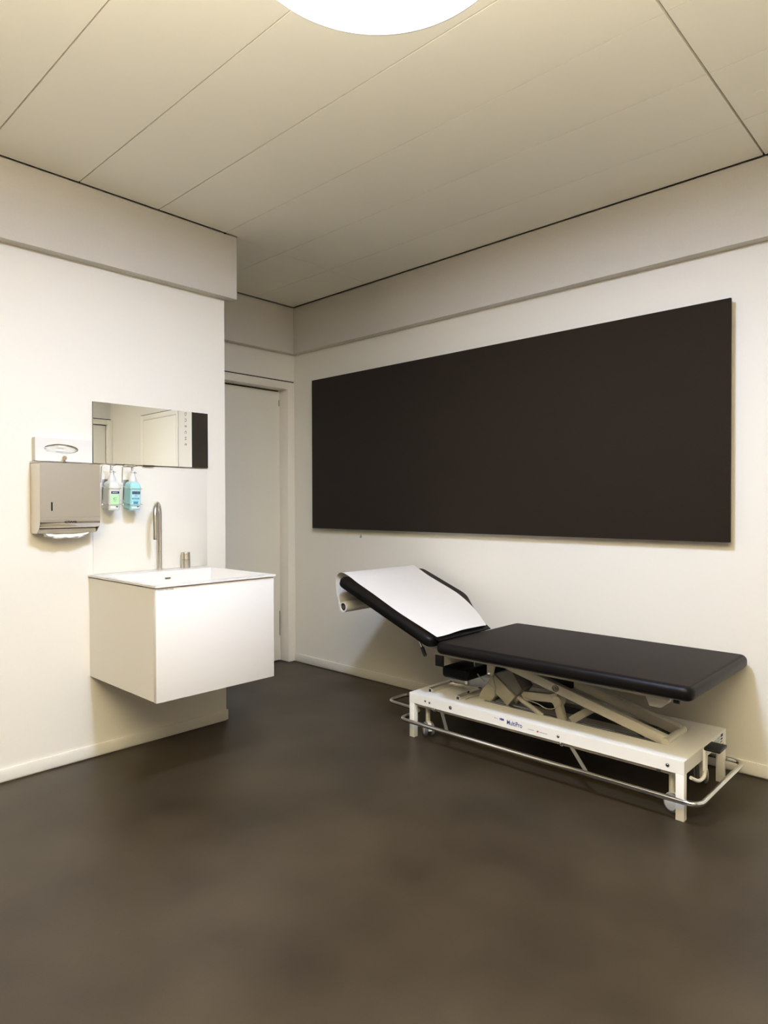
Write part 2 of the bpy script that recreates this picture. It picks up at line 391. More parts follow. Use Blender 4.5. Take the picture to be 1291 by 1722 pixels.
# ------------------------------------------------------------------ ceiling lamp
lx, ly = LAMP_XY
lamp = thing('ceiling_lamp', 'large round opal ceiling lamp set flush into the metal ceiling', 'ceiling lamp', (lx, ly, H))
bm = bmesh.new()
prof = [(LAMP_R-.010, 0), (LAMP_R-.010, -.0)]
seg = 128
def ringpts(r, z): return [bm.verts.new((lx+r*math.cos(2*math.pi*k/seg), ly+r*math.sin(2*math.pi*k/seg), z)) for k in range(seg)]
R = [ringpts(LAMP_R-.0015, H+.075), ringpts(LAMP_R-.0015, H-.006), ringpts(LAMP_R-.012, H-.006), ringpts(LAMP_R-.012, H+.075)]
for A, B in zip(R, R[1:]+R[:1]):
    for k in range(seg): bm.faces.new((A[k], A[(k+1) % seg], B[(k+1) % seg], B[k]))
finish('lamp_ring', bm, 'opalring', lamp, smooth=True)
bm = bmesh.new()
R = [ringpts((LAMP_R-.013)*math.cos(math.pi/2*k/10), H-.004-.028*math.sin(math.pi/2*k/10)) for k in range(10)]
ctr_ = bm.verts.new((lx, ly, H-.032))
for A, B in zip(R, R[1:]):
    for k in range(seg): bm.faces.new((A[k], A[(k+1) % seg], B[(k+1) % seg], B[k]))
for k in range(seg): bm.faces.new((R[-1][k], R[-1][(k+1) % seg], ctr_))
bm.faces.new(R[0][::-1])
finish('lamp_diffuser', bm, 'opal', lamp, smooth=True, angle=60)
lathe_obj('lamp_housing', [(LAMP_R+.02, .078), (LAMP_R+.02, .10), (LAMP_R-.05, .12)], (lx, ly, H), 'dark', lamp, seg=64)
tag(lathe_obj('ceiling_disc', [(.021, .002), (.022, -.0008), (.0215, -.0016), (.0001, -.0018)], (3.357, -.549, H), 'ceil'), 'small flat round disc on the ceiling near the right edge of the picture', 'ceiling disc')

# ------------------------------------------------------------------ felt panel on the right wall
fp = thing('pinboard', 'large dark brown felt pinboard on the wall above the treatment table', 'pinboard', (1.69, 0, 1.043))
boxes('felt_board', [(.2605, 3.1232, -.048, -.034, 1.0434, 2.1397)], 'felt', fp, bevel=.0015)
boxes('mounting_frame', [(.33, 3.04, -.034, 0, 1.14, 1.19), (.33, 3.04, -.034, 0, 1.99, 2.04), (.33, .38, -.034, 0, 1.19, 1.99), (2.99, 3.04, -.034, 0, 1.19, 1.99)], 'aluedge', fp)
hk = bmesh.new(); box(hk, .720, .733, -.0025, 0, .985, 1.004); tube(hk, fillet([(.7265, -.002, .990), (.7265, -.010, .985), (.7265, -.012, .993)], .004, 4), .0018, 8)
tag(finish('adhesive_hook', hk, 'clearplastic', smooth=True), 'tiny clear adhesive hook on the wall just below the pinboard', 'hook')

# ------------------------------------------------------------------ mirror and backsplash
AX = -.0032252
mir = thing('wall_mirror', 'wide frameless rectangular mirror on the wall above the wash basin', 'mirror', (XL, -1.598, 1.42))
bm = bmesh.new(); v, fs = box(bm, XL+.004, XL+.014, -1.911, -1.286, 1.4215, 1.7175)
for f in fs: f.material_index = 0 if f.calc_center_median().x > XL+.0139 else 1
ob = finish('mirror_glass', bm, ['mirror', 'mirror_edge'], mir)
ob.data.transform(Matrix.Translation((XL+.014, -1.6, 0)) @ Matrix.Rotation(AX, 4, 'Z') @ Matrix.Translation((-XL-.014, 1.6, 0)))
for y0, y1 in ((-1.765, -1.707), (-1.662, -1.601)):
    boxes('mirror_clip', [(XL, XL+.017, y0, y1, 1.4165, 1.4205), (XL+.0152, XL+.017, y0, y1, 1.4165, 1.4235)], 'steel', mir)
tag(boxes('backsplash_panel', [(XL, XL+.003, -1.912, -1.286, .886, 1.4165)], 'glasswhite', bevel=.0008), 'glossy white backsplash panel on the wall between mirror and wash basin', 'backsplash')

# ------------------------------------------------------------------ vanity with basin
VX, VY0, VY1 = 1.466, -1.930, -1.3255
van = thing('vanity_unit', 'white wall-hung vanity cabinet with an integrated rectangular wash basin', 'vanity', (XL, -1.628, .397))
boxes('cabinet_body', [(XL, VX-.021, VY0+.0005, VY0+.0165, .397, .870), (XL, VX-.021, VY1-.0055, VY1-.0005, .397, .870),
                       (XL, VX-.021, VY0+.0165, VY1-.0055, .397, .413), (XL, XL+.012, VY0+.0165, VY1-.0055, .413, .870)], 'white', van)
boxes('drawer_front', [(VX-.0195, VX, VY0, VY1, .395, .8715)], 'white', van, bevel=.0012)
bm = bmesh.new()
SX0, SX1, SY0, SY1, ZT, ZB = XL, 1.474, -1.936, -1.3185, .885, .8758
bx0, bx1, by0, by1, bz = .930, 1.438, -1.905, -1.334, .790
o_ = [(SX0, SY0), (SX1, SY0), (SX1, SY1), (SX0, SY1)]; i_ = [(bx0, by0), (bx1, by0), (bx1, by1), (bx0, by1)]
f_ = [(bx0+.012, by0+.012), (bx1-.012, by0+.012), (bx1-.012, by1-.012), (bx0+.012, by1-.012)]
T = [bm.verts.new((x, y, ZT)) for x, y in o_]; B = [bm.verts.new((x, y, ZB)) for x, y in o_]
I = [bm.verts.new((x, y, ZT)) for x, y in i_]; Fl = [bm.verts.new((x, y, bz)) for x, y in f_]
g_ = [(bx0-.004, by0-.004), (bx1+.002, by0-.004), (bx1+.002, by1+.0015), (bx0-.004, by1+.0015)]
Fl2 = [bm.verts.new((x, y, ZB)) for x, y in g_]; Fb = [bm.verts.new((x, y, bz-.006)) for x, y in g_]
for k in range(4):
    j = (k+1) % 4
    bm.faces.new((T[k], T[j], I[j], I[k])); bm.faces.new((I[k], I[j], Fl[j], Fl[k])); bm.faces.new((T[k], B[k], B[j], T[j]))
bm.faces.new(Fl)
for k in range(4):
    j = (k+1) % 4; bm.faces.new((B[k], B[j], Fl2[j], Fl2[k]))
    bm.faces.new((Fl2[k], Fl2[j], Fb[j], Fb[k]))
bm.faces.new(Fb)
bmesh.ops.recalc_face_normals(bm, faces=bm.faces)
inner = [e for e in bm.edges if all((v in I or v in Fl) for v in e.verts)]
bmesh.ops.bevel(bm, geom=inner, offset=.004, segments=3, affect='EDGES', profile=.5)
basin = finish('wash_basin', bm, 'basin', van, smooth=True)
ov = bmesh.new(); tube(ov, [(0, -.0145, 0), (0, .0145, 0)], .0042, 12)
o = finish('overflow_slot', ov, 'keymetal', basin, smooth=True)
o.data.transform(Matrix.Translation((.9355, -1.586, .8485)))
lathe_obj('drain_cover', [(.03, 0), (.03, .004), (.027, .006)], (1.12, -1.62, bz), 'polished', basin)
text_obj('maker_lettering', 'DOMO TECHNIK', .0105, 'greyprint', (VX+.0004, VY0+.008, .8645), (0, 1, 0), (0, 0, 1), van, squash=.92)

# tap with swan-neck spout
px, py = .838, -1.577
tap = thing('basin_tap', 'tall brushed steel swan-neck tap at the back of the wash basin', 'tap', (px, py, ZT))
lathe_obj('tap_base', [(.0175, 0), (.0175, .003), (.0118, .0045)], (px, py, ZT), 'steel', tap)
ex, ey = px+.115*.785, py-.115*.62
arc = [(px, py, ZT+.004), (px, py, 1.165)]
for k in range(1, 20):
    a = math.pi*k/20
    arc.append((px+(ex-px)*(1-math.cos(a))/2, py+(ey-py)*(1-math.cos(a))/2, 1.168+.0575*math.sin(a)))
arc += [(ex, ey, 1.165), (ex, ey, 1.050)]
tube_obj('spout', arc, .0113, 'steel', tap, seg=20)
lathe_obj('aerator', [(.0092, 0), (.0092, .012)], (ex, ey, 1.046), 'darksteel', tap)
lathe_obj('joint_ring', [(.01145, 0), (.01145, .0008)], (px, py, .978), 'darksteel', tap)
kn = thing('mixer_knob', 'short cylindrical steel mixer knob to the right of the tap', 'mixer knob', (.853, -1.436, ZT))
lathe_obj('knob_base', [(.0225, 0), (.0225, .044)], (.853, -1.436, ZT), 'steel', kn)
kt = lathe_obj('knob_handle', [(.0213, .0452), (.0225, .0458), (.0225, .081), (.0222, .082)], (.853, -1.436, ZT), 'steel', kn)
lathe_obj('knob_gap', [(.0212, .0435), (.0212, .0456)], (.853, -1.436, ZT), 'dark', kn)
tube_obj('knob_pin', [(.853, -1.436, ZT+.075), (.880, -1.449, ZT+.0765)], .0028, 'polished', kt)

# ------------------------------------------------------------------ paper towel dispenser
tdp = thing('towel_dispenser', 'brushed steel paper towel dispenser on the wall left of the mirror', 'towel dispenser', (XL, -2.06, 1.10))
DY0, DY1 = -2.1905, -1.9255; DX = XL+.118
bm = bmesh.new()
side = [(XL, 1.4175), (XL+.030, 1.4185), (DX-.002, 1.4085), (DX-.001, 1.165), (DX-.004, 1.135), (DX-.014, 1.117), (XL+.075, 1.094), (XL+.02, 1.092), (XL, 1.10)]
prism(bm, [(x, z) for x, z in side], 'y', DY0, DY0+.0015)
prism(bm, [(x, z) for x, z in side], 'y', DY1-.0015, DY1)
box(bm, XL, DX-.002, DY0, DY1, 1.406, 1.4085); box(bm, XL, XL+.0015, DY0, DY1, 1.10, 1.415)
case = finish('dispenser_case', bm, 'steel', tdp)
# front cover with folded lip
bm = bmesh.new()
pf = [(DX, 1.4085), (DX, 1.166), (DX+.0015, 1.1645), (DX+.0015, 1.1515), (DX-.001, 1.150)]
for k in range(7):
    a = math.pi/2*k/6; pf.append((DX-.030+.029*math.cos(a), 1.146-.030*math.sin(a)))
pf += [(DX-.045, 1.112)]
th = .0018
prev = None
for (x, z) in pf:
    A = [bm.verts.new((x, DY0+.0005, z)), bm.verts.new((x, DY1-.0005, z)), bm.verts.new((x-th, DY1-.0005, z+.0002)), bm.verts.new((x-th, DY0+.0005, z+.0002))]
    if prev:
        for i in range(4): bm.faces.new((prev[i], prev[(i+1) % 4], A[(i+1) % 4], A[i]))
    else: bm.faces.new(A)
    prev = A
bm.faces.new(prev)
cover = finish('dispenser_cover', bm, 'steel', tdp, smooth=True, angle=25)
cover.data.materials.append(M['polished'])
for p_ in cover.data.polygons:
    if p_.center.z < 1.1495: p_.material_index = 1
boxes('level_slot', [(DX-.001, DX+.0004, -2.1445, -2.1375, 1.194, 1.233)], 'dark', cover)
text_obj('maker_stamp', 'CWS', .012, 'black', (DX+.0003, -2.060, 1.1425), (0, 1, 0), (-.1, 0, 1), cover, align='CENTER', squash=2.0, bold=.0006)
# outlet lip
boxes('outlet_lip', [(XL+.02, DX-.040, DY0+.004, DY0+.075, 1.092, 1.0935), (XL+.02, DX-.040, DY1-.06, DY1-.004, 1.092, 1.0935), (DX-.046, DX-.040, DY0+.004, DY1-.004, 1.0925, 1.112)], 'steel', tdp)
bm = bmesh.new()
N = 24; rows = []
for i in range(N+1):
    t = i/N; y = -2.155+.19*t
    sag = math.sin(math.pi*t)
    w = .5+.5*math.sin(t*17)*.25
    rows.append([bm.verts.new((XL+.045+.03*w, y, 1.108)), bm.verts.new((XL+.060+.02*w, y+.004*math.sin(9*t), 1.098-.010*sag)),
                 bm.verts.new((XL+.082+.006*math.sin(t*21), y, 1.090-.018*sag**.6-.002*math.sin(t*25))), bm.verts.new((XL+.073, y-.004, 1.079-.012*sag**.6+.003*math.sin(t*14))),
                 bm.verts.new((XL+.055, y, 1.086-.006*sag)), bm.verts.new((XL+.040, y, 1.106))])
for A, B_ in zip(rows, rows[1:]):
    for k in range(6): bm.faces.new((A[k], A[(k+1) % 6], B_[(k+1) % 6], B_[k]))
bm.faces.new(rows[0]); bm.faces.new(rows[-1][::-1])
tag(finish('paper_towel', bm, 'tissue', None, smooth=True, angle=60), 'crumpled white paper towels sticking out below the steel dispenser', 'paper towel')
bm = bmesh.new()
tri = [(XL+.070, -1.995, 1.108), (XL+.074, -1.958, 1.103), (XL+.078, -1.968, 1.078), (XL+.076, -1.990, 1.090)]
A = [bm.verts.new(p) for p in tri]; B_ = [bm.verts.new((p[0]-.004, p[1], p[2])) for p in tri]
bm.faces.new(A); bm.faces.new(B_[::-1])
for i in range(4): bm.faces.new((A[i], B_[i], B_[(i+1) % 4], A[(i+1) % 4]))
tag(finish('paper_towel', bm, 'tissue'), 'single folded towel corner hanging at the right under the dispenser', 'paper towel')
# key in the lock on top
key = thing('dispenser_key', 'small steel key standing in the lock on top of the towel dispenser', 'key', (XL+.062, -2.063, 1.415))
lathe_obj('key_barrel', [(.008, 0), (.008, .004), (.0035, .005), (.0035, .014)], (XL+.062, -2.063, 1.4135), 'keymetal', key)
lathe_obj('key_bow', [(.002, -.0012), (.0098, -.0012), (.0098, .0012), (.002, .0012)], (XL+.062, -2.063, 1.4355), 'keymetal', key, axis=(1, -.3, 0))

# glove box standing on the dispenser
gb = thing('glove_box', 'white cardboard glove box standing upright on top of the towel dispenser', 'box', (XL, -2.06, 1.4195))
bm = bmesh.new()
gy0, gy1, gz0, gz1, gx1 = -2.181, -1.9275, 1.4200, 1.5255, XL+.038
n = 48; cyy, czz, ra, rb = (-2.068), 1.4775, .0755, .0225
ov_f = [bm.verts.new((gx1, cyy+ra*math.cos(2*math.pi*k/n), czz+rb*math.sin(2*math.pi*k/n))) for k in range(n)]
ov_b = [bm.verts.new((gx1-.002, v.co.y, v.co.z)) for v in ov_f]
# front face as triangle fan strip between rectangle samples and oval
rect = []
for k in range(n):
    a = 2*math.pi*k/n; c, s = math.cos(a), math.sin(a)
    sx = (gy1-cyy) if c > 0 else (cyy-gy0); sz = (gz1-czz) if s > 0 else (czz-gz0)
    t = min(sx/abs(c) if abs(c) > 1e-6 else 1e9, sz/abs(s) if abs(s) > 1e-6 else 1e9)
    rect.append(bm.verts.new((gx1, cyy+c*t, czz+s*t)))
for k in range(n):
    j = (k+1) % n
    bm.faces.new((ov_f[k], rect[k], rect[j], ov_f[j])); bm.faces.new((ov_f[k], ov_f[j], ov_b[j], ov_b[k]))
cor = [(gy0, gz0), (gy1, gz0), (gy1, gz1), (gy0, gz1)]
# corner fillers
for (cy_, cz_) in cor:
    best = None
    for k in range(n):
        j = (k+1) % n; a, b = rect[k].co, rect[j].co
        on = lambda p: (abs(p.y-cy_) < 1e-5, abs(p.z-cz_) < 1e-5)
        if on(a)[0] and on(b)[1] or on(a)[1] and on(b)[0]: best = (rect[k], rect[j])
    if best:
        v = bm.verts.new((gx1, cy_, cz_)); bm.faces.new((best[0], v, best[1]))
box(bm, XL+.001, gx1-.001, gy0, gy0+.001, gz0, gz1); box(bm, XL+.001, gx1-.001, gy1-.001, gy1, gz0, gz1)
box(bm, XL+.001, gx1-.001, gy0, gy1, gz0, gz0+.001); box(bm, XL+.001, gx1-.001, gy0, gy1, gz1-.001, gz1); box(bm, XL+.0005, XL+.0015, gy0, gy1, gz0, gz1)
finish('carton', bm, 'cardboard', gb)
bm = bmesh.new(); prev = None
for k in range(13):
    row = []
    for j in range(7):
        u = -1+2*k/12; w = -1+2*j/6; r = math.sqrt(max(0, 1-u*u))
        row.append(bm.verts.new((gx1-.010+.003*math.sin(5*u+2*w)-.002*math.cos(9*w+u*3), cyy+u*ra*1.02, czz+w*rb*(r+.06))))
    if prev:
        for j in range(6): bm.faces.new((prev[j], prev[j+1], row[j+1], row[j]))
    prev = row
finish('clear_film', bm, 'film', gb, smooth=True)

# ------------------------------------------------------------------ bottles in wire wall holders
def bottle(kind, yc):
    tilt = Matrix.Translation((XL+.05, yc, 1.20)) @ Matrix.Rotation(math.radians(5), 4, 'Y') @ Matrix.Translation((-XL-.05, -yc, -1.20))
    if kind == 'W':
        t = thing('pump_bottle', 'milky white pump bottle with green label, hanging beside the towel dispenser', 'pump bottle', (XL+.05, yc, 1.20), 'pump bottles in wall holders')
    else:
        t = thing('pump_bottle', 'turquoise pump bottle with blue label, hanging right of the milky bottle', 'pump bottle', (XL+.05, yc, 1.20), 'pump bottles in wall holders')
    W2, x0, x1 = .0275, XL+.014, XL+.092
    bm = bmesh.new(); cx_ = (x0+x1)/2
    levels = [(0.0, .93), (.006, 1.0), (.100, 1.0), (.112, .99), (.126, .88), (.135, .66), (.1385, .42)]
    rings = []
    for z, s in levels:
        pts = fillet([(x0, yc-W2, 0), (x1, yc-W2, 0), (x1, yc+W2, 0), (x0, yc+W2, 0)], .012, 4, True)
        rings.append([bm.verts.new((cx_+(p.x-cx_)*s, yc+(p.y-yc)*s, 1.198+z)) for p in pts])
    # slanted foot at the back as in the photo
    for v in rings[0]:
        if v.co.x < cx_: v.co.z += .018*(cx_-v.co.x)/(cx_-x0)
    for A, B_ in zip(rings, rings[1:]):
        for k in range(len(A)): bm.faces.new((A[k], A[(k+1) % len(A)], B_[(k+1) % len(A)], B_[k]))
    bm.faces.new(rings[0][::-1]); bm.faces.new(rings[-1])
    bmesh.ops.transform(bm, matrix=tilt, verts=bm.verts)
    body = finish('bottle_body', bm, 'bottleW' if kind == 'W' else 'bottleT', t, smooth=True, angle=50)
    pump = lathe_obj('pump_head', [(.0185, .132), (.0185, .146), (.015, .158), (.0095, .168), (.0085, .180), (.0125, .183), (.0115, .189)], (cx_, yc, 1.198), 'pump', t)
    pump.data.transform(tilt)
    sp = tube_obj('pump_spout', [(cx_, yc, 1.380), (cx_+.035, yc+.004, 1.383), (cx_+.040, yc+.004, 1.377)], .004, 'pump', pump, rad=.004); 
    X = x1+.0005
    def lab(name, y0, y1, z0, z1, m, par=body, dx=0.0):
        o = boxes(name, [(X+dx, X+dx+.0006, y0, y1, z0, z1)], m, par); o.data.transform(tilt); return o
    def tx(body_, size, m, z, par, dx=.0008, sq=1, bold=0):
        o = text_obj('print', body_, size, m, (X+dx, yc, z), (0, 1, 0), (0, 0, 1), par, align='CENTER', squash=sq, bold=bold); o.data.transform(tilt); return o
    if kind == 'W':
        L_ = lab('label', yc-.0205, yc+.0205, 1.206, 1.290, 'labelW')
        lab('label_green', yc-.0205, yc+.0205, 1.222, 1.275, 'labelG', L_, .0004)
        lab('label_banner', yc-.019, yc+.020, 1.2775, 1.2895, 'navy', L_, .0007)
        tx('BODE', .0085, 'whiteprint', 1.2835, L_, .0015, 1.1)
        tx('C', .013, 'navy', 1.2535, L_, .0012, 1.9); tx('pure', .0065, 'navy', 1.2435, L_, .0012)
        lab('label_mark', yc+.007, yc+.016, 1.212, 1.217, 'navy', L_, .0007)
    else:
        L_ = lab('label', yc-.0205, yc+.0205, 1.206, 1.290, 'labelT')
        lab('label_white', yc-.0205, yc+.0205, 1.206, 1.2135, 'labelW', L_, .0003)
        lab('label_banner', yc-.020, yc+.020, 1.2765, 1.2895, 'navy', L_, .0007)
        tx('BODE SCIENCE', .0052, 'labelT', 1.283, L_, .0015, 1.0)
        lab('label_band', yc-.019, yc+.017, 1.2505, 1.2585, 'teal', L_, .0007)
        tx('Sterillium', .0075, 'labelT', 1.2545, L_, .0015, 1.0)
        tx('m', .016, 'teal', 1.2685, L_, .0012, 1.2)
        lab('label_band', yc-.018, yc+.016, 1.2415, 1.2435, 'teal', L_, .0007)
        lab('label_band', yc-.012, yc+.012, 1.2290, 1.2390, 'teal', L_, .0007)
        lab('label_mark', yc+.007, yc+.016, 1.212, 1.217, 'navy', L_, .0007)
    return t
def holder(yc, lab):
    t = thing('wire_holder', lab, 'bottle holder', (XL, yc, 1.24), 'wire bottle holders')
    boxes('wall_plate', [(XL, XL+.004, yc-.020, yc+.024, 1.245, 1.345), (XL, XL+.012, yc+.021, yc+.0245, 1.245, 1.345)], 'darksteel', t, bevel=.001)
    lathe_obj('plate_screw', [(.007, 0), (.007, .003), (.003, .004)], (XL+.0125, yc+.022, 1.340), 'chrome', t, axis=(0, -1, .0))
    for z in (1.2985, 1.2225):
        dz = -.016
        tube_obj('wire_loop', [(XL+.004, yc-.033, z+.022), (XL+.060, yc-.033, z+.005), (XL+.101, yc-.031, z), (XL+.103, yc+.032, z-.001), (XL+.06, yc+.033, z+.004), (XL+.004, yc+.033, z+.020)], .0016, 'chrome', t, rad=.008, seg=8)
    tube_obj('foot_wire', [(XL+.004, yc-.02, 1.225), (XL+.012, yc-.02, 1.196), (XL+.085, yc-.02, 1.192)], .0016, 'chrome', t, rad=.01, seg=8)
    tube_obj('dosing_lever', [(XL+.004, yc-.026, 1.330), (XL+.012, yc-.026, 1.412), (XL+.050, yc-.018, 1.416), (XL+.088, yc-.006, 1.409), (XL+.088, yc+.008, 1.409), (XL+.050, yc+.020, 1.416), (XL+.012, yc+.026, 1.400), (XL+.004, yc+.026, 1.330)], .0019, 'chrome', t, rad=.010, seg=8)
    tube_obj('lever_pin', [(XL+.056, yc, 1.4135), (XL+.054, yc, 1.388)], .003, 'steel', t)
    bm = bmesh.new(); bar(bm, (XL+.056, yc-.018, 1.4155), (XL+.056, yc+.018, 1.4155), .004, .0022, side=(1, 0, 0))
    finish('lever_bridge', bm, 'chrome', t)
for kind, yc, lab in (('W', -1.846, 'chrome wire holder around the milky bottle with green label'), ('T', -1.741, 'chrome wire holder around the turquoise bottle')):
    bottle(kind, yc); holder(yc, lab)

# ------------------------------------------------------------------ treatment table
tt = thing('treatment_table', 'black padded treatment table on a white scissor-lift frame along the wall', 'treatment table', (2.44, -.40, 0))
# upholstery
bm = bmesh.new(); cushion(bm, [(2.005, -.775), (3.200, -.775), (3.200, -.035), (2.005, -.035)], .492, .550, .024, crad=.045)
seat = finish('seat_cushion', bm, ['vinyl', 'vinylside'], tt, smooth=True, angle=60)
HA = math.radians(21.5)
hx, hz = 2.000, .556      # lower end of the head cushion top
# local frame: u runs up the slope (towards -x), top surface at local z = 0
xf = Matrix.Translation((hx, 0, hz)) @ Matrix.Rotation(HA, 4, 'Y')
def HP(u, y, z=0): return xf @ Vector((-u, y, z))
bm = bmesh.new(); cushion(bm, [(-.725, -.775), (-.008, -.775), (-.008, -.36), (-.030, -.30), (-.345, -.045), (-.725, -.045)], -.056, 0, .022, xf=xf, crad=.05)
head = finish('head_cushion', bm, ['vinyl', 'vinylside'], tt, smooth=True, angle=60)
# frame board below head cushion and its carrier tubes
for y in (-.60, -.22):
    bm = bmesh.new(); bar(bm, HP(.04, y, -.071), HP(.52, y, -.071), .025, .028)
    finish('head_carrier', bm, 'ivory_shaded', tt)
gs = bmesh.new(); tube(gs, [HP(.30, -.42, -.085), (1.99, -.42, .43)], .010)
finish('gas_spring', gs, 'darksteel', tt, smooth=True)
# release lever
lv = tube_obj('release_lever', [(1.80, -.66, .545), (1.872, -.70, .487)], .0045, 'chrome', tt)
gr = tube_obj('lever_grip', [(1.868, -.698, .491), (1.900, -.712, .457)], [.0095, .0095], 'black', lv)
# upper steel frame
boxes('upper_rail', [(1.90, 3.08, -.655, -.615, .455, .490)], 'ivory_shaded', tt, bevel=.003)
boxes('upper_rail', [(1.90, 3.08, -.195, -.155, .455, .490)], 'ivory_shaded', tt, bevel=.003)
cb_ = boxes('cross_tube', [(1.924, 1.968, -.652, -.155, .404, .454)], 'ivory_shaded', tt, bevel=.003)
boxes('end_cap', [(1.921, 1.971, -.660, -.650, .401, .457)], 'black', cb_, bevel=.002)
boxes('cross_tube', [(2.60, 2.64, -.615, -.195, .458, .488)], 'ivory_shaded', tt, bevel=.003)
boxes('cross_tube', [(3.02, 3.06, -.615, -.195, .458, .488)], 'ivory_shaded', tt, bevel=.003)
prism_obj('stop_bracket', [(2.985, .456), (3.075, .456), (3.075, .446), (3.045, .420), (3.000, .420)], 'y', -.655, -.625, 'powder', tt, bevel=.002)
lathe_obj('bracket_knob', [(.009, 0), (.009, .022), (.006, .024)], (3.090, -.64, .454), 'black', tt, axis=(1, 0, 0))
# gusset plates towards the back
prism_obj('gusset_plate', [(2.62, .456), (2.92, .456), (2.72, .425)], 'y', -.33, -.325, 'ivory_shaded', tt)
# lower base: folded sheet table with slot
ZP = .232; bX0, bX1, bY0, bY1 = 1.745, 3.134, -.656, -.140
S0, S1, T0, T1 = 2.12, 3.022, -.522, -.262
bm = bmesh.new()
for b in ((bX0, S0, bY0, bY1, ZP-.004, ZP), (S1, bX1, bY0, bY1, ZP-.004, ZP), (S0, S1, bY0, T0, ZP-.004, ZP), (S0, S1, T1, bY1, ZP-.004, ZP)): box(bm, *b)
# rounded long edge + skirts
box(bm, bX0, bX1, bY0-.0005, bY0+.004, .180, ZP-.0015); box(bm, bX0, bX1, bY1-.004, bY1, .180, ZP-.001)
box(bm, bX1-.004, bX1+.0005, bY0, bY1, .180, ZP-.001); box(bm, bX0-.0005, bX0+.004, bY0, bY1, .180, ZP-.001)
base = finish('base_frame', bm, 'powder', tt)
for x0 in (bX0, bX1-.032):
    for y0, nm in ((bY0-.0006, 'f'), (bY1-.030, 'b')):
        boxes('leg', [(x0, x0+.032, y0, y0+.030, 0, .1795)], 'powder', tt, bevel=.0015)
boxes('inner_rail', [(bX0+.035, bX1-.035, -.632, -.612, .160, .184)], 'ivory_shaded', base)
boxes('inner_rail', [(bX0+.035, bX1-.035, -.185, -.165, .160, .184)], 'ivory_shaded', base)
# tracks inside the slot
boxes('slot_track', [(S0-.02, S1, T0+.01, T0+.035, .190, .215), (S0-.02, S1, T1-.035, T1-.01, .190, .215)], 'track', base)
boxes('slot_tray', [(S0-.02, S1+.01, T0-.01, T1+.01, .120, .124)], 'dark', base)
# scissor linkage
def arm(name, p, q, w=.030, h=.042, m='ivory_shaded'): return bar_obj(name, p, q, w, h, m, tt, bevel=.003)
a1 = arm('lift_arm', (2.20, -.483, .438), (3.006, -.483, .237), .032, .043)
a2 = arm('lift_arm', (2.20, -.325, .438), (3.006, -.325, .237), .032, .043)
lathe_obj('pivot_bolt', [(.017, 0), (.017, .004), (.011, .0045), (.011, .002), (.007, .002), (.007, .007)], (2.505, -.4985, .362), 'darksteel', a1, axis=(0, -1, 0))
tube_obj('arm_roller', [(3.010, -.515, .240), (3.010, -.300, .240)], .0155, 'ivory_shaded', tt, seg=18)
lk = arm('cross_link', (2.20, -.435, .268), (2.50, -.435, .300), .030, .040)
lathe_obj('link_hub', [(.0245, 0), (.0245, .046)], (2.492, -.418, .290), 'ivory_shaded', lk, axis=(0, -1, 0))
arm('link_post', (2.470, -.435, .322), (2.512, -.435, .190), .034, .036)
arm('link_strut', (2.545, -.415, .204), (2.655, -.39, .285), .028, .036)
tube_obj('hub_cable', [(2.31, -.462, .268), (2.40, -.468, .262), (2.44, -.468, .245), (2.485, -.468, .255), (2.515, -.468, .285), (2.505, -.468, .315)], .0024, 'ivory_shaded', tt, rad=.02, seg=8)
# linear drive
mh = prism_obj('motor_housing', [(2.166, .371), (2.289, .281), (2.245, .226), (2.168, .282)], 'y', -.500, -.375, 'greyplastic', tt, bevel=.003)
prism_obj('motor_cover', [(2.168, .373), (2.262, .405), (2.322, .322), (2.292, .281)], 'y', -.492, -.385, 'greydark', mh, bevel=.003)
bx_ = prism_obj('gear_housing', [(2.160, .371), (2.137, .330), (2.100, .285), (2.073, .234), (2.150, .226), (2.176, .262), (2.180, .302)], 'y', -.505, -.400, 'greyplastic', mh, bevel=.003)
bm = bmesh.new()
tube(bm, [(2.138, -.5062, .322), (2.176, -.5062, .302), (2.174, -.5062, .262), (2.148, -.5062, .232)], .0007, 6)
finish('cover_seam', bm, 'greydark', bx_, smooth=True)
lathe_obj('drive_collar', [(.030, 0), (.030, .028), (.020, .030)], (2.262, -.44, .268), 'greyplastic', mh, axis=(.86, 0, -.51), seg=8)
tube_obj('drive_rod', [(2.28, -.455, .268), (2.405, -.44, .197)], .0135, 'ivory_shaded', tt, seg=18)
prism_obj('motor_bracket', [(2.135, .410), (2.135, .360), (2.150, .352), (2.168, .366), (2.178, .410)], 'y', -.515, -.500, 'ivory_shaded', tt, bevel=.002)
boxes('motor_bracket', [(2.135, 2.178, -.515, -.375, .408, .455)], 'ivory_shaded', tt, bevel=.002)
lathe_obj('bracket_bolt', [(.0105, 0), (.0105, .005), (.006, .006)], (2.152, -.5155, .368), 'chrome', tt, axis=(0, -1, 0))
tube_obj('motor_cable', [(2.060, -.50, .452), (2.045, -.50, .40), (2.062, -.50, .355), (2.105, -.49, .318)], .003, 'ivory_shaded', tt, rad=.03, seg=8)
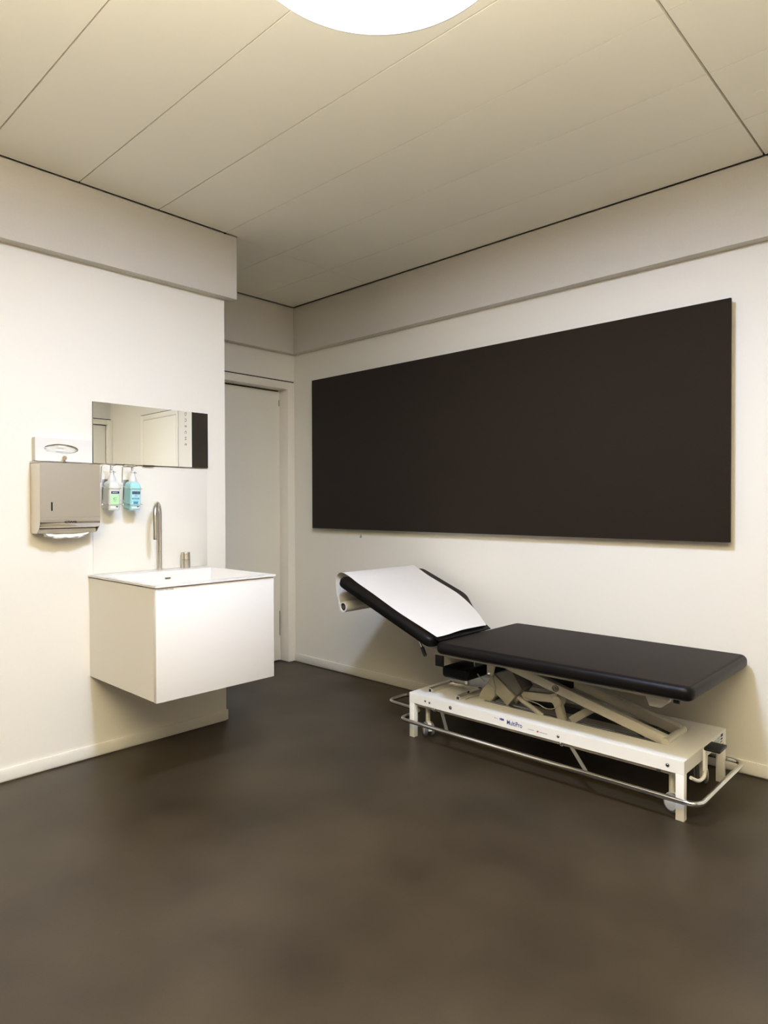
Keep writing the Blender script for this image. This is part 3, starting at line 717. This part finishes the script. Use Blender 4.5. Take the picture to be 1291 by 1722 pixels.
# padded support stowed below the head end, plus extension standing in for shade
bm = bmesh.new(); cushion(bm, [(1.905, -.595), (2.068, -.595), (2.068, -.355), (2.52, -.355), (2.52, -.20), (1.905, -.20)], .328, .390, .018, crad=.03)
finish('stowed_pad_with_shade', bm, ['vinylside', 'vinylside'], tt, smooth=True, angle=60)
bm = bmesh.new()
for p, q in (((1.830, -.590, .243), (1.830, -.395, .243)), ((2.018, -.600, .243), (2.018, -.395, .243)), ((1.82, -.405, .243), (2.03, -.405, .243))): bar(bm, p, q, .023, .021, side=(1, 0, 0) if p[0] == q[0] else (0, 1, 0))
bar(bm, (1.93, -.40, .25), (1.93, -.40, .335), .018, .018)
bar(bm, (2.055, -.585, .238), (2.055, -.42, .238), .006, .006, side=(1, 0, 0))
cf = finish('pad_bracket', bm, 'chrome', tt)
for xo, yo in ((1.830, -.590), (2.018, -.600)):
    boxes('tube_opening', [(xo-.0075, xo+.0075, yo-.0008, yo, .236, .250)], 'dark', cf)
lathe_obj('bracket_screw', [(.005, 0), (.005, .006)], (1.835, -.405, .252), 'chrome', cf)
# foot switch bar round the base
zb = .092
loop = [(3.200, -.690, zb), (3.200, -.115, zb), (1.715, -.115, zb), (1.715, -.300, zb), (1.445, -.318, zb), (1.445, -.500, zb), (1.715, -.515, zb), (1.700, -.690, zb)]
tube_obj('foot_bar', loop, .0105, 'chrome', tt, rad=.055, closed=True)
for x0, z0_, x1_, z1_ in ((1.935, .172, 2.004, .086), (2.645, .172, 2.745, .086)):
    bm = bmesh.new(); bar(bm, (x0, -.628, z0_), (x1_, -.668, z1_), .022, .005, side=(.75, 0, .0)); bar(bm, (x1_-.012, -.665, z1_), (x1_-.002, -.69, z1_-.001), .024, .004, side=(1, 0, 0))
    ss = finish('bar_strut', bm, 'darksteel', tt)
    lathe_obj('strut_bolt', [(.009, 0), (.009, .006), (.005, .008)], (x0-.035, -.634, .166), 'chrome', ss, axis=(0, -1, 0))
for x0 in (1.965, 2.70):
    bar_obj('bar_strut', (x0, -.178, .172), (x0+.07, -.118, .094), .022, .005, 'darksteel', tt, side=(1, 0, 0))
tube_obj('cable_clip', [(1.888, -.60, .178), (1.890, -.60, .150), (1.935, -.60, .143)], .0022, 'ivory_shaded', tt, rad=.01, seg=8)
# bolts on the front skirt
def bolt(x, z, r):
    lathe_obj('skirt_bolt', [(r, 0), (r, .0012), (r*.55, .0016), (r*.5, .0035)], (x, bY0-.0006, z), 'chrome', tt, axis=(0, -1, 0))
    lathe_obj('bolt_recess', [(r*.42, .0034), (r*.42, .0038)], (x, bY0-.0006, z), 'dark', tt, axis=(0, -1, 0), seg=6)
for x, z, r in ((1.853, .2065, .006), (1.881, .2035, .006), (2.015, .2055, .0095), (2.605, .2035, .0065), (3.072, .2035, .0075)): bolt(x, z, r)
lathe_obj('rail_bolt', [(.009, 0), (.009, .003), (.006, .006)], (3.030, -.634, .168), 'darksteel', tt, axis=(0, -1, 0))
# castors
def castor(x, y, yaw, z=.040):
    c = bpy.data.objects.new('castor', None); col.objects.link(c); c.location = (x, y, 0); attach(c, tt)
    ax = Vector((math.sin(yaw), math.cos(yaw), 0))
    tube_obj('castor_stem', [(x, y, .072), (x, y, .178)], .012, 'ivory_shaded', c)
    ctr = Vector((x, y, z))+Vector((math.cos(yaw), -math.sin(yaw), 0))*.012
    for s in (-1, 1):
        lathe_obj('castor_wheel', [(.006, -.001), (.030, -.001), (.0365, .002), (.0365, .011), (.030, .014), (.006, .014)], ctr+ax*s*.010 - ax*(.0 if s > 0 else .0), 'greydark', c, axis=ax*s, seg=28)
        lathe_obj('castor_cover', [(.028, .0135), (.027, .0165), (.018, .0185), (.0001, .019)], ctr+ax*s*.010, 'ivory_shaded', c, axis=ax*s, seg=28)
    bm = bmesh.new(); prev = None
    for k in range(11):
        a = math.radians(200-20*k*1.0); p = ctr+Vector((math.cos(yaw)*math.cos(a), -math.sin(yaw)*math.cos(a), math.sin(a)))*.041
        ring = [bm.verts.new(p+ax*.009), bm.verts.new(p-ax*.009), bm.verts.new(p*1.0-ax*.009+(ctr-p).normalized()*.003), bm.verts.new(p+ax*.009+(ctr-p).normalized()*.003)]
        if prev:
            for i in range(4): bm.faces.new((prev[i], prev[(i+1) % 4], ring[(i+1) % 4], ring[i]))
        else: bm.faces.new(ring)
        prev = ring
    bm.faces.new(prev); finish('castor_fork', bm, 'ivory_shaded', c, smooth=False)
castor(1.812, -.585, math.radians(38)); castor(3.066, -.590, math.radians(20)); castor(3.058, -.225, math.radians(68)); castor(1.812, -.215, math.radians(10))
# raising pedal at the foot end
pe = boxes('pedal_pad', [(3.150, 3.212, -.486, -.392, .233, .247)], 'black', tt, bevel=.005)
bm = bmesh.new(); bar(bm, (3.152, -.470, .240), (3.152, -.470, .150), .010, .026, side=(1, 0, 0))
tube(bm, fillet([(3.152, -.470, .155), (3.152, -.480, .125), (3.150, -.540, .125), (3.135, -.585, .150)], .03), .007)
finish('pedal_lever', bm, 'powder', tt, smooth=True)
# rating plate at the foot end
rp = boxes('rating_plate', [(bX1+.0006, bX1+.0012, -.330, -.180, .188, .226)], 'labelW', tt)
bm = bmesh.new()
for (y0, y1, z0, z1) in ((-.215, -.186, .212, .224), (-.262, -.222, .217, .2185), (-.262, -.228, .2125, .214), (-.318, -.27, .215, .2165), (-.318, -.275, .210, .2115), (-.215, -.190, .200, .207), (-.300, -.222, .2055, .207), (-.300, -.232, .201, .2022), (-.318, -.24, .195, .1965), (-.225, -.192, .190, .194)):
    box(bm, bX1+.0011, bX1+.0016, y0, y1, z0, z1)
finish('plate_print', bm, 'navy', rp)
# writing on the front skirt
fy = bY0-.0008
def ft(body, size, m, x, z, **k): return text_obj('lettering', body, size, m, (x, fy, z), (1, 0, 0), (0, 0, 1), tt, **k)
ft('MADE BY', .0055, 'greyprint', 2.273, .2135, squash=.95)
ft('HESS', .0125, 'blue', 2.303, .2135, squash=.90, bold=.0007)
ft('MultiPro', .0295, 'blue', 2.342, .2070, squash=.80, bold=.0002)
ft('ein Schweizer', .0062, 'greyprint', 2.455, .2015, squash=.9)
lathe_obj('emblem', [(.0042, 0), (.0042, .0006)], (2.504, fy, .2012), 'red', tt, axis=(0, -1, 0), seg=20)
ft('Qualitätsprodukt', .0062, 'greyprint', 2.512, .2010, squash=.92)
# strap at the hinge
bm = bmesh.new(); rows = []
for i in range(25):
    t = i/24; y = -.745+.445*t; w = .026+.006*math.sin(t*9+1)+.008*math.exp(-((t-.62)/.08)**2)
    a = HP(w, y, .0075+.002*math.sin(7*t)); b = Vector((2.012, y, .553)); c = Vector((2.012, y, .548)); d = HP(w, y, .002)
    rows.append([bm.verts.new(p) for p in (a, b, c, d)])
for A, B_ in zip(rows, rows[1:]):
    for k in range(4): bm.faces.new((A[k], A[(k+1) % 4], B_[(k+1) % 4], B_[k]))
bm.faces.new(rows[0]); bm.faces.new(rows[-1][::-1])
finish('paper_strap', bm, 'vinylside', tt, smooth=True, angle=40)

# ------------------------------------------------------------------ paper on the head end
ep = thing('examination_paper', 'white examination paper drawn from its roll over the raised head cushion', 'paper roll', (1.286, -.42, .60))
RY0, RY1 = -.715, -.105; rc = Vector((1.300, 0, .640)); rr = .030
bm = bmesh.new()
seg = 36
O = [[bm.verts.new((rc.x+r*math.cos(2*math.pi*k/seg), y, rc.z+r*math.sin(2*math.pi*k/seg))) for k in range(seg)] for r, y in ((.022, RY0), (rr, RY0), (rr, RY1), (.022, RY1))]
for A, B_ in zip(O, O[1:]+O[:1]):
    for k in range(seg): bm.faces.new((A[k], A[(k+1) % seg], B_[(k+1) % seg], B_[k]))
finish('roll', bm, 'paper', ep, smooth=True)
tube_obj('roll_axle', [(rc.x, RY0+.004, rc.z), (rc.x, RY1+.02, rc.z)], .010, 'darksteel', ep)
lathe_obj('roll_core', [(.0215, 0), (.0215, .004), (.012, .005)], (rc.x, RY0+.012, rc.z), 'black', ep, axis=(0, -1, 0))
# sheet profile in x,z: from the roll, round the upper end, down the slope
prof = []
for a in (265, 245, 225, 205, 190): prof.append((rc.x+(rr+.001)*math.cos(math.radians(a)), rc.z+(rr+.001)*math.sin(math.radians(a))))
prof += [(1.262, .675), (1.250, .710), (1.2435, .745), (1.2415, .775), (1.2450, .800), (1.2545, .818), (1.270, .830), (1.290, .8345), (1.312, .832)]
L_ = .725
us = [L_-.035-(L_-.035-.004)*k/30 for k in range(31)]
pl = []
for u in us:
    t = 1-u/L_
    lift = .0028+.004*math.exp(-((u-.69)/.05)**2)+.010*max(0, (t-.55)/.45)**1.5
    p = HP(u, 0, lift); pl.append((p.x, p.z, t))
full = [(x, z, -1) for x, z in prof]+pl
def edge(t):
    # near and far edge of the sheet down the slope
    if t < 0: return RY0, RY1
    near = RY0-.030*t
    far = RY1-.012-.02*t if t < .45 else RY1-.012-.009-(.20)*((t-.45)/.55)**1.7
    return near, far
NW = 14; rows = []
bm = bmesh.new()
for i, (x, z, t) in enumerate(full):
    n_, f_e = edge(t)
    row = []
    for j in range(NW+1):
        s = j/NW; y = n_+(f_e-n_)*s
        dz = .0012*math.sin(s*11+i*.35)*(0 if t < 0 else 1)
        if t > .45: dz += .012*((t-.45)/.55)*math.sin(math.pi*min(1, s))*s
        row.append(bm.verts.new((x, y, z+dz)))
    rows.append(row)
for A, B_ in zip(rows, rows[1:]):
    for k in range(NW): bm.faces.new((A[k], A[k+1], B_[k+1], B_[k]))
sheet = finish('sheet', bm, 'paper', ep, smooth=True, angle=80)
